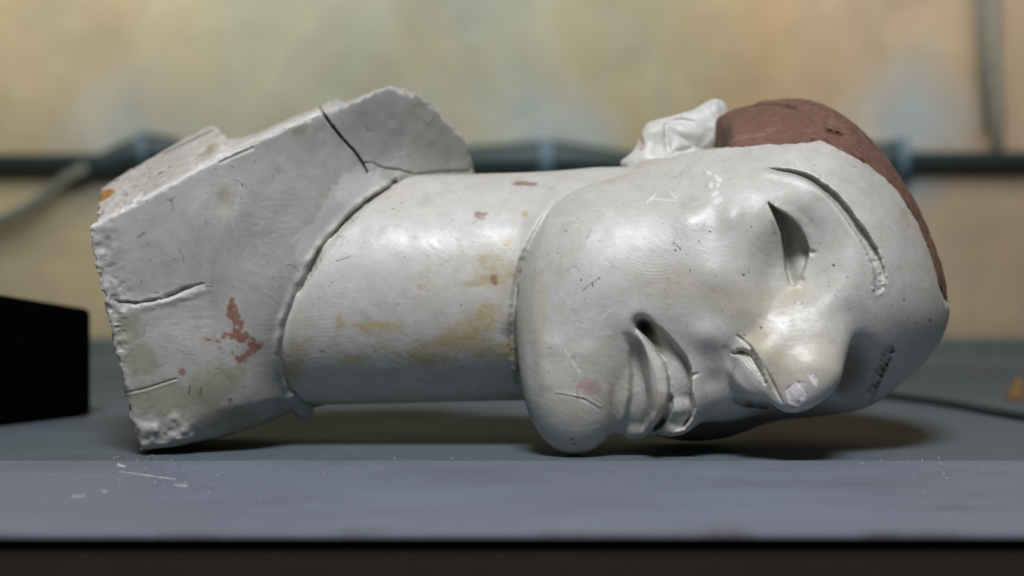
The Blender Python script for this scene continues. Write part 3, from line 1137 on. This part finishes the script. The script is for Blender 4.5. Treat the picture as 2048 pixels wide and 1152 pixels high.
def f_head(p):
    d = f_head_base(p)
    c = Pic(p)
    front = sstep(-330, -230, p[:, 2])
    # sockets
    d = smax(d, -ell(p, P(1608, 520, 95), (70, 105, 78), rot(0, 0, 20)), 60)
    d = smax(d, -ell(p, P(1702, 748, -20), (33, 60, 115), rot(0, 0, -15)), 50)
    # nose: bridge, side, tip, wing
    n = cone(p, P(1668, 622, 14), P(1638, 738, 72), 37, 38)
    n = smin(n, cone(p, P(1580, 650, 16), P(1525, 715, 44), 56, 50), 60)
    n = smin(n, cone(p, P(1632, 680, 30), P(1560, 722, 38), 48, 50), 50)
    n = smin(n, ell(p, P(1606, 764, 70), (72, 50, 50), rot(0, 0, -42)), 34)
    n = smin(n, ell(p, P(1512, 752, 44), (44, 46, 40), rot(0, 0, 35)), 34)
    d = smin(d, n, 21)
    # under the nose
    d = smax(d, -ell(p, P(1512, 868, 90), (56, 42, 80), rot(0, 0, 14)), 22)
    d = d - RELIEF_HEAD(c) * front
    # plaster shell ends at a ragged line across the temple; the rest is bare clay
    yb = np.interp(c.x, YB_X, YB_Y) + 2.6 * noise3(p, 15, 60) + 1.5 * noise3(p, 7, 61)
    cut = np.where(c.x > 1300, (yb - c.y) * 0.85, -50)
    d = smax(d, cut.astype(F32), 2.5 + 12 * sstep(1850, 1885, c.x))
    d = smax(d, -430 - p[:, 2], 6)
    d = smax(d, p[:, 1] - (EYE - 1.0), 3)
    return d * 0.85


def f_clay(p):
    d = f_cranium(p, 0.0)
    c = Pic(p)
    d = d - 2.5 * noise3(p, 80, 71) - 1.6 * noise3(p, 18, 72) - 1.0 * noise3(p, 8, 74)
    h = c.stroke([(1655, 262), (1668, 266), (1684, 271)], 3, -6, 0.6) + c.stroke([(1480, 212), (1545, 208), (1600, 216), (1660, 240)], 4, -4, 0.8, 2.0)
    d = d - h
    yb = np.interp(c.x, YB_X, YB_Y)
    d = d + 170 * sstep(12, 90, c.y - yb) * sstep(-420, -340, p[:, 2])
    d = smax(d, P(1428, 560, -330)[0] - p[:, 0], 14)
    d = smax(d, p[:, 1] - (EYE - 1.0), 3)
    return d


EAR_POLY = [(q[0] + 6, q[1]) for q in spline([(1255, 335), (1264, 305), (1272, 270), (1292, 244), (1335, 231), (1372, 222), (1402, 205), (1424, 197), (1444, 206), (1455, 232), (1459, 268), (1452, 292), (1420, 300), (1385, 308), (1340, 335), (1290, 345)], 3)]


def f_ear(p):
    c = Pic(p)
    W0 = -330
    d = smax(c.poly(EAR_POLY, 60), np.abs(p[:, 2] - W0 + 0.25 * (c.x - 1370)) - 34, 46)
    d = smin(d, ell(p, P(1330, 326, W0 + 10), (100, 26, 55)), 24)
    h = c.stroke([(1333, 250), (1333, 275), (1336, 300)], [4, 5, 5], [-6, -13, -8], 0.6)
    h = h + c.stroke([(1340, 243), (1362, 242), (1385, 245)], [3, 5, 4], [-5, -9, -5], 0.7)
    h = h + c.gauss(1376, 264, 16, 7, 9, 15) + c.gauss(1360, 288, 10, 8, 7) - c.gauss(1362, 276, 16, 4, 7, 30)
    h = h - c.stroke([(1420, 265), (1408, 280), (1398, 292)], 7, 7, 0.9) + c.stroke([(1430, 215), (1436, 240), (1420, 268), (1400, 290)], 8, 5, 0.9)
    h = h - c.stroke([(1335, 316), (1352, 304), (1380, 297)], 4, 6, 0.7)
    h = h + c.stroke([(1278, 270), (1285, 290)], 4, -6, 0.7)
    h = 0.6 * h
    h = h + 1.5 * noise3(p, 22, 73)
    d = d - h
    return d * 0.9


# ---- paint (the object's own colours: bare clay, ochre shellac stains, dirt, chips; plus some painted light and shade)
def lay(col, m, c):
    return col * (1 - m[:, None]) + np.asarray(c, F32) * m[:, None]


YELLOW = (0.47, 0.36, 0.15)
OLIVE = (0.26, 0.24, 0.13)
RED = (0.25, 0.118, 0.082)


def blotch(c, cx, cy, sx, sy, ang=0, thr=0.5, seed=5, sc=26, wide=0.25):
    g = c.gauss(cx, cy, sx, sy, 1.0, ang)
    i = np.nonzero(g > 0.02)[0]
    m = np.zeros(c.n, F32)
    if len(i):
        m[i] = sstep(thr - wide / 2, thr + wide / 2, g[i] + 0.42 * fbm(c.p[i], sc, 3, seed))
    return m


def specks(c, p, seed, scale, thr):
    return sstep(thr, thr + 0.06, noise3(p, scale, seed))


def paint_common(p, c, base):
    n = len(p)
    col = np.tile(np.asarray(base, F32), (n, 1))
    t = fbm(p, 140, 4, 81)
    col = col * (1 + 0.10 * t)[:, None]
    w = sstep(0.05, 0.5, fbm(p, 90, 4, 82))
    col = lay(col, 0.30 * w, (base[0] * 0.92, base[1] * 0.86, base[2] * 0.72))
    d = sstep(0.18, 0.55, fbm(p, 60, 4, 83))
    col = lay(col, 0.40 * d, (base[0] * 0.68, base[1] * 0.69, base[2] * 0.66))
    col = lay(col, 0.75 * specks(c, p, 84, 6.5, 0.86), (0.08, 0.07, 0.06))
    col = lay(col, 0.6 * specks(c, p, 85, 9, 0.88), (0.12, 0.09, 0.07))
    rough = 0.42 + 0.07 * t
    return col, rough.astype(F32)


def scratches(c, col, seed, n, x0, y0, x1, y1, tone, ang=0, length=40, strength=0.4):
    r = random.Random(seed)
    for k in range(n):
        x, y = r.uniform(x0, x1), r.uniform(y0, y1)
        a = math.radians(ang + r.gauss(0, 25)); L = length * r.uniform(0.4, 1.2)
        b = r.uniform(-0.25, 0.25) * L
        pts = [(x, y), (x + 0.5 * L * math.cos(a) - b * math.sin(a), y + 0.5 * L * math.sin(a) + b * math.cos(a)), (x + L * math.cos(a), y + L * math.sin(a))]
        m = c.stroke(spline(pts, 4), 0.9, strength * r.uniform(0.4, 1), 0.6)
        col = lay(col, m, tone)
    return col


def hairlines(c, col, seed, n, x0, y0, x1, y1, strength=0.6):
    """short wandering hair cracks"""
    r = random.Random(seed)
    for k in range(n):
        x, y, a = r.uniform(x0, x1), r.uniform(y0, y1), r.uniform(0, 6.28)
        pts = [(x, y)]
        for j in range(r.randint(3, 7)):
            a += r.gauss(0, 0.6)
            x += 7 * math.cos(a); y += 5 * math.sin(a)
            pts.append((x, y))
        col = lay(col, c.stroke(pts, r.uniform(0.6, 1.3), strength * r.uniform(0.5, 1), 0.6), (0.16, 0.145, 0.13))
    return col


def paint_neck(p):
    c = Pic(p)
    col, ro = paint_common(p, c, (0.585, 0.567, 0.525))
    st = [(985, 540, 30, 34, -50, 0.45), (940, 655, 60, 18, -20, 0.45), (905, 690, 60, 13, -8, 0.42), (1000, 700, 60, 18, 0, 0.6), (755, 654, 36, 9, 0, 0.45), (680, 646, 8, 12, 0, 0.5), (590, 722, 16, 32, 0, 0.42),
          (840, 574, 7, 6, 0, 0.5), (1016, 484, 8, 8, 0, 0.5), (950, 565, 34, 7, -12, 0.5), (765, 694, 16, 5, 0, 0.5), (700, 718, 24, 7, 0, 0.55), (860, 720, 50, 10, 0, 0.55), (975, 618, 20, 12, 0, 0.5), (1050, 430, 6, 8, 0, 0.55)]
    for k, (x, y, sx, sy, a, th) in enumerate(st):
        m = blotch(c, x, y, sx, sy, a, th, 100 + k, 22, 0.75)
        m = m * (0.62 + 0.38 * sstep(-0.25, 0.3, fbm(p, 12, 3, 300 + k)))
        col = lay(col, 0.80 * m, YELLOW if k % 3 else (0.46, 0.39, 0.22))
        ro = ro - 0.05 * m
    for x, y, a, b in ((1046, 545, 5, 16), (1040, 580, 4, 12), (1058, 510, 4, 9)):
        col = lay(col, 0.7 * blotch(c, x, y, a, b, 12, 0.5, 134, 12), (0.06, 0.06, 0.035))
    col = lay(col, c.stroke(spline([(1080, 452), (1056, 510), (1040, 570), (1031, 640), (1031, 700), (1042, 760)], 3), [1, 4, 5, 3, 4, 2], 0.7, 0.8, 3.0, 77), (0.09, 0.085, 0.06))  # jaw crevice darkened: painted crease shade along with grime
    col = lay(col, 0.5 * blotch(c, 1020, 662, 14, 14, 0, 0.5, 130, 16, 0.7), (0.12, 0.12, 0.10))
    for x, y, sx, sy in ((962, 430, 10, 6), (1048, 367, 22, 4), (988, 560, 6, 9)):
        col = lay(col, 0.75 * blotch(c, x, y, sx, sy, 0, 0.5, 132, 10), RED)
    col = lay(col, 0.8 * c.stroke([(672, 522), (684, 519), (700, 513)], 1.3, 1.0), (0.22, 0.14, 0.12))
    col = hairlines(c, col, 34, 10, 620, 400, 1000, 740, 0.5)
    col = scratches(c, col, 3, 40, 600, 420, 1000, 760, (0.50, 0.49, 0.46), 10, 40, 0.35)
    col = scratches(c, col, 4, 40, 580, 420, 1000, 760, (0.80, 0.80, 0.78), 0, 45, 0.35)
    return col, ro


def paint_bust(p):
    c = Pic(p)
    col, ro = paint_common(p, c, (0.43, 0.415, 0.39))
    ro = ro + 0.12
    # pale rubbed edges; smooth apron beside the neck, its highlight painted in
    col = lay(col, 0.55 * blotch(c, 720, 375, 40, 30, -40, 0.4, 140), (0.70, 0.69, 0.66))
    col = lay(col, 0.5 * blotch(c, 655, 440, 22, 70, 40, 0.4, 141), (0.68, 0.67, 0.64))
    ed = c.stroke([(183, 452), (300, 390), (440, 312), (560, 256), (640, 224)], [5, 6, 6, 5, 4], 0.85, 0.7, 3, 142)
    col = lay(col, ed, (0.78, 0.76, 0.74))
    col = lay(col, 0.5 * c.stroke([(640, 224), (780, 174)], 5, 1.0, 0.8, 3, 143), (0.70, 0.66, 0.62))
    col = lay(col, 0.55 * sstep(640, 700, c.x + 0.62 * (c.y - 220)) * sstep(352, 338, c.y), (0.40, 0.385, 0.37))
    # raw cut face at the top, painted paler for the light on it
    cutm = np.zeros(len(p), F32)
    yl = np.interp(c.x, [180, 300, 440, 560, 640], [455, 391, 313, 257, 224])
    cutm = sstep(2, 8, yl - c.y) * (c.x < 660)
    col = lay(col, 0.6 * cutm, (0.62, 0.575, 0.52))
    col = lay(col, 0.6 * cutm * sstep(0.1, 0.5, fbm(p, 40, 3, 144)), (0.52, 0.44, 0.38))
    q = c.poly([(182, 388), (190, 380), (222, 377), (231, 380), (222, 396), (204, 403), (182, 406)], 14) + 2 * noise3(p, 8, 145)
    col = lay(col, 0.95 * (1 - sstep(-3, 2, q)), (0.36, 0.15, 0.012))
    # ragged left rim: pale fresh breaks and dirt
    rim = sstep(34, 4, c.x - np.interp(c.y, [452, 500, 640, 840, 910], [183, 186, 212, 250, 268]))
    col = lay(col, 0.6 * rim * sstep(-0.1, 0.3, noise3(p, 18, 146)), (0.70, 0.66, 0.64))
    col = lay(col, 0.6 * rim * sstep(0.25, 0.5, noise3(p, 12, 147)), (0.16, 0.14, 0.12))
    # bare red clay showing
    for pts, w in (([(462, 602), (466, 628), (478, 650), (474, 668), (498, 684), (520, 688)], [6, 11, 9, 12, 9, 5]), ([(416, 676), (440, 680), (468, 668), (486, 676)], [4, 7, 9, 8]),
                   ([(500, 684), (512, 696), (496, 712), (478, 720), (466, 706)], [8, 9, 8, 7, 5]), ([(430, 690), (448, 702)], [2, 2])):
        i, d, t, _ = c.line(pts, 30)
        m = np.zeros(len(p), F32)
        m[i] = 1 - sstep(-1.5, 1.5, d + 9.5 * fbm(p[i], 13, 3, 148) - np.interp(t, np.linspace(0, 1, len(w)), w))
        m[i] *= 0.25 + 0.75 * sstep(-0.35, -0.05, fbm(p[i], 9, 2, 155))
        col = lay(col, 0.9 * m, RED)
    col = lay(col, 0.8 * blotch(c, 364, 743, 7, 8, 0, 0.5, 149, 10), RED)
    col = lay(col, 0.7 * blotch(c, 222, 682, 5, 14, 0, 0.5, 150, 12), RED)
    for k, (x, y, sx, sy, a) in enumerate(((340, 800, 70, 26, 0), (430, 770, 40, 30, 0), (255, 660, 26, 26, 0), (450, 835, 60, 22, 0), (280, 720, 30, 24, 0), (420, 300, 20, 8, -28), (450, 400, 14, 18, 0), (600, 262, 18, 10, -28), (250, 880, 20, 24, 0), (470, 745, 18, 14, 0))):
        col = lay(col, 0.5 * blotch(c, x, y, sx, sy, a, 0.5, 160 + k, 30, 0.5), OLIVE if k != 6 else (0.36, 0.33, 0.20))
    for x, y, sx, sy in ((620, 290, 22, 16), (400, 470, 30, 14), (700, 275, 24, 26), (520, 430, 40, 70)):
        col = lay(col, 0.35 * blotch(c, x, y, sx, sy, 20, 0.5, 180, 18, 0.5), (0.33, 0.345, 0.34))
    for pts in ([(200, 372), (225, 352), (250, 342)], [(330, 306), (380, 282), (425, 260)], [(316, 348), (326, 343)], [(380, 772), (378, 788)], [(402, 775), (401, 790)], [(275, 475), (290, 465)], [(235, 606), (300, 602), (345, 590), (372, 574)]):
        col = lay(col, c.stroke(pts, 1.8, 0.7), (0.13, 0.12, 0.11))
    col = lay(col, c.stroke(spline([(640, 214), (655, 240), (680, 272), (706, 300), (722, 322), (735, 345)], 3), 2.6, 0.75, 0.4, 1.0), (0.10, 0.09, 0.07))
    for pts in ([(246, 620), (285, 609), (330, 600), (372, 588), (408, 578)],):
        i, d, t, _ = c.line(pts, 20)
        m = np.zeros(len(p), F32)
        m[i] = 1 - sstep(-2, 2, d + 8 * fbm(p[i], 11, 2, 190) - 5)
        col = lay(col, 0.75 * m, (0.70, 0.68, 0.66))
    col = hairlines(c, col, 31, 26, 210, 300, 640, 860, 0.65)
    col = hairlines(c, col, 32, 8, 660, 210, 900, 330, 0.5)
    # scraper marks
    col = scratches(c, col, 5, 60, 270, 330, 560, 560, (0.58, 0.57, 0.55), -50, 60, 0.3)
    col = scratches(c, col, 6, 40, 270, 330, 700, 560, (0.36, 0.355, 0.34), -30, 26, 0.4)
    r = random.Random(9)
    for k in range(16):
        cx, cy, ax, ay = 360 + r.uniform(-20, 20), 672 + r.uniform(-26, 28), r.uniform(35, 66), r.uniform(10, 34)
        a0 = r.uniform(0, 6.28); a1 = a0 + r.uniform(1.2, 4.0)
        pts = [(cx + ax * math.cos(a0 + (a1 - a0) * j / 12), cy + ay * math.sin(a0 + (a1 - a0) * j / 12)) for j in range(13)]
        col = lay(col, c.stroke(pts, 0.9, r.uniform(0.12, 0.3), 0.6), (0.62, 0.61, 0.59))
    return col, ro


def paint_head(p):
    c = Pic(p)
    col, ro = paint_common(p, c, (0.57, 0.553, 0.51))
    ro = ro - 0.03
    # yellowed patches
    for k, (x, y, sx, sy, a, s) in enumerate(((1580, 710, 70, 34, 30, 0.28), (1640, 690, 40, 40, 0, 0.22), (1500, 610, 70, 30, 10, 0.35), (1590, 585, 14, 12, 0, 0.4), (1082, 640, 8, 70, 3, 0.45), (1180, 780, 80, 60, 0, 0.25),
                                               (1808, 424, 8, 12, 0, 0.55), (1816, 452, 5, 7, 0, 0.5), (1350, 570, 60, 30, 0, 0.25), (1530, 690, 30, 18, 40, 0.5), (1316, 800, 8, 34, 0, 0.5), (1560, 760, 30, 20, 30, 0.45), (1862, 500, 12, 40, -20, 0.25))):
        col = lay(col, s * blotch(c, x, y, sx, sy, a, 0.45, 200 + k, 40, 0.6), (0.50, 0.42, 0.26))
    # carved hollows: raw, greyer tool surface, with recess shade painted in
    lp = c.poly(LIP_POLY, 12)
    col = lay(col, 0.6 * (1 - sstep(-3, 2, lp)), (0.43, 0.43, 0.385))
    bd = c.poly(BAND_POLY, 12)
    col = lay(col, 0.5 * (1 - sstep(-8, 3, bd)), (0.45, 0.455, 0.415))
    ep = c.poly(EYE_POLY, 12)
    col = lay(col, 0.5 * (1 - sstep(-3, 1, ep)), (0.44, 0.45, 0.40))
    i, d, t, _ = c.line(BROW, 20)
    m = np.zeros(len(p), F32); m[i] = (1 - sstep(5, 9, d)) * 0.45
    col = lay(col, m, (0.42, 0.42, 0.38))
    # chips to fresh plaster
    for pts in ([(1572, 780), (1590, 762), (1610, 764), (1612, 790), (1598, 812), (1576, 806)], [(1613, 750), (1624, 744), (1636, 752), (1634, 772), (1624, 764)]):
        q = c.poly(pts, 20) + 2.5 * noise3(p, 8, 56)
        mm = 1 - sstep(-2.0, 1.0, q)
        col = lay(col, 0.95 * mm, (0.80, 0.73, 0.73))
        ro = ro + 0.3 * mm
        col = lay(col, 0.3 * mm * sstep(0.6, 0.8, noise3(p, 7, 57)), (0.40, 0.34, 0.34))
    for x, y, sx, sy, a in ((1418, 346, 5, 3, 30), (1434, 355, 3, 6, -30), (1422, 370, 4, 5, 0), (1436, 370, 3, 4, 0), (1431, 388, 7, 4, -30), (1436, 400, 8, 5, -30), (1440, 360, 3, 3, 0)):
        col = lay(col, 0.8 * sstep(0.3, 0.6, c.gauss(x, y, sx, sy, 1.0, a)), (0.84, 0.79, 0.77))
    for pts in ([(1294, 404), (1302, 396), (1330, 400), (1352, 402)], [(1300, 402), (1312, 386)], [(1340, 382), (1352, 396)], [(1112, 787), (1150, 794), (1200, 815)], [(1130, 700), (1160, 745)], [(1220, 620), (1200, 640)]):
        col = lay(col, c.stroke(pts, 1.3, 0.65, 0.6), (0.82, 0.80, 0.77))
    # reddish bloom on the chin
    for x, y, sx, sy in ((1172, 766, 14, 12), (1184, 778, 16, 14), (1222, 790, 6, 18), (1146, 715, 6, 5), (1155, 790, 4, 12)):
        col = lay(col, 0.6 * blotch(c, x, y, sx, sy, 0, 0.55, 230, 9), (0.46, 0.29, 0.26))
    # dark flecks and scratches
    r = random.Random(12)
    for x, y in ((1348, 487), (1354, 492), (1350, 500), (1360, 497), (1197, 556), (1185, 570), (1162, 560), (1522, 655), (1144, 878), (1148, 888), (1380, 540), (1398, 482), (1420, 463), (1667, 530), (1487, 550), (1488, 670), (1504, 700), (1513, 718), (1532, 765), (1860, 640), (1808, 600)):
        col = lay(col, 0.8 * sstep(0.4, 0.6, c.gauss(x, y, r.uniform(1.6, 4), r.uniform(1.4, 2.4), 1.0, r.uniform(0, 90))), (0.07, 0.06, 0.05))
    col = lay(col, c.stroke([(1165, 582), (1180, 568), (1200, 556)], 1.0, 0.7), (0.16, 0.14, 0.13))
    col = lay(col, c.stroke(spline([(1478, 672), (1500, 690), (1512, 710)], 3), 1.6, 0.6, 0.6, 2.0), (0.14, 0.13, 0.12))
    col = scratches(c, col, 21, 90, 1100, 400, 1560, 860, (0.80, 0.80, 0.79), 5, 34, 0.33)
    col = scratches(c, col, 22, 60, 1100, 400, 1560, 860, (0.50, 0.49, 0.47), 15, 26, 0.33)
    col = scratches(c, col, 23, 60, 1560, 300, 1860, 700, (0.78, 0.78, 0.76), 40, 34, 0.3)
    col = hairlines(c, col, 33, 16, 1100, 420, 1500, 880, 0.5)
    # grey-green polished strip under the jaw edge
    jx = np.interp(c.y, [380, 440, 540, 640, 720, 780, 850], [1128, 1100, 1078, 1074, 1082, 1096, 1120])
    m = sstep(2, 10, jx - c.x) * (c.y > 390) * (c.y < 840)
    col = lay(col, 0.45 * m, (0.46, 0.49, 0.45))
    ro = ro - 0.05 * m
    # crust along the broken shell edge
    yb = np.interp(c.x, YB_X, YB_Y)
    m = sstep(9, 2, c.y - yb) * (c.x > 1500)
    col = lay(col, 0.4 * m * sstep(0, 0.4, noise3(p, 10, 233)), (0.50, 0.40, 0.37))
    return col, ro


def paint_clay(p):
    c = Pic(p)
    col = np.tile(np.asarray((0.190, 0.102, 0.072), F32), (len(p), 1))
    col = col * (1 + 0.22 * fbm(p, 60, 4, 240) + 0.18 * fbm(p, 14, 3, 243))[:, None]
    col = lay(col, 0.45 * sstep(0.15, 0.5, fbm(p * np.array([0.5, 1.5, 1], F32), 30, 3, 244)), (0.30, 0.19, 0.155))
    col = lay(col, 0.5 * sstep(0.25, 0.55, fbm(p * np.array([0.5, 1.5, 1], F32), 24, 3, 245)), (0.11, 0.055, 0.042))
    yb = np.interp(c.x, YB_X, YB_Y)
    m = sstep(11, 3, yb - c.y + 4 * noise3(p, 14, 241)) * (c.x > 1620) * sstep(0.0, 0.3, noise3(p, 22, 242))
    col = lay(col, 0.75 * m, (0.045, 0.03, 0.025))
    for pts in ([(1655, 262), (1668, 266), (1684, 271)], [(1480, 212), (1545, 208), (1590, 214)], [(1575, 214), (1590, 218)]):
        col = lay(col, c.stroke(pts, 3, 0.65, 0.8, 1.5), (0.075, 0.04, 0.03))
    col = lay(col, 0.7 * c.gauss(1458, 262, 6, 16, 1.0), (0.05, 0.06, 0.055))
    return col, np.full(len(p), 0.8, F32)


def paint_ear(p):
    c = Pic(p)
    col, ro = paint_common(p, c, (0.66, 0.655, 0.62))
    col = lay(col, 0.6 * blotch(c, 1281, 285, 5, 16, -10, 0.5, 250, 10), (0.36, 0.22, 0.19))
    col = lay(col, 0.4 * blotch(c, 1444, 270, 10, 18, 0, 0.5, 251, 14), (0.60, 0.50, 0.33))
    return col, ro


def sculpt_part(name, field, lo, hi, h, painter, mat, smooth_it=1, steep=()):
    V, Q = surface_nets(field, lo, hi, h, steep)
    V = relax(V, Q, smooth_it, 0.35)
    col, ro = painter(V)
    return mesh_object(name, world_of(V), Q, mat, sculpt, True, np.clip(col, 0.005, 0.9), np.clip(ro, 0.2, 0.95))


import time
T0 = time.time()


def bounds(x0, y0, x1, y1, w0, w1):
    a = np.minimum(P(x0, y0, w0), P(x0, y0, w1)); b = np.maximum(P(x1, y1, w0), P(x1, y1, w1))
    return (a[0], a[1], w0), (b[0], b[1], w1)


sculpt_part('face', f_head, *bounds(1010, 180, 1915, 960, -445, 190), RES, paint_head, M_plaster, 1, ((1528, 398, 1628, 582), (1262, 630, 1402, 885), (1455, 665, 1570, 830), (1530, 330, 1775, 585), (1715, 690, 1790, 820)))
print('face', time.time() - T0)
skull = sculpt_part('clay_skull', f_clay, *bounds(1412, 170, 1915, 960, -760, 90), 3.6, paint_clay, M_clay)
skull['label'] = 'bare red brown clay back of the skull'
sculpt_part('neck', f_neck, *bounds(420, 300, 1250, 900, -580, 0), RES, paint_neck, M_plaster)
print('neck', time.time() - T0)
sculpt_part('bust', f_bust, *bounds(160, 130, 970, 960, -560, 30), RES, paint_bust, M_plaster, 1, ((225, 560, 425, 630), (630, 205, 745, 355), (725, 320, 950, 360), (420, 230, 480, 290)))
sculpt_part('ear', f_ear, *bounds(1225, 180, 1485, 370, -440, -240), RES, paint_ear, M_plaster)
print('sculpt', time.time() - T0, [(o.name, len(o.data.polygons)) for o in sculpt.children])
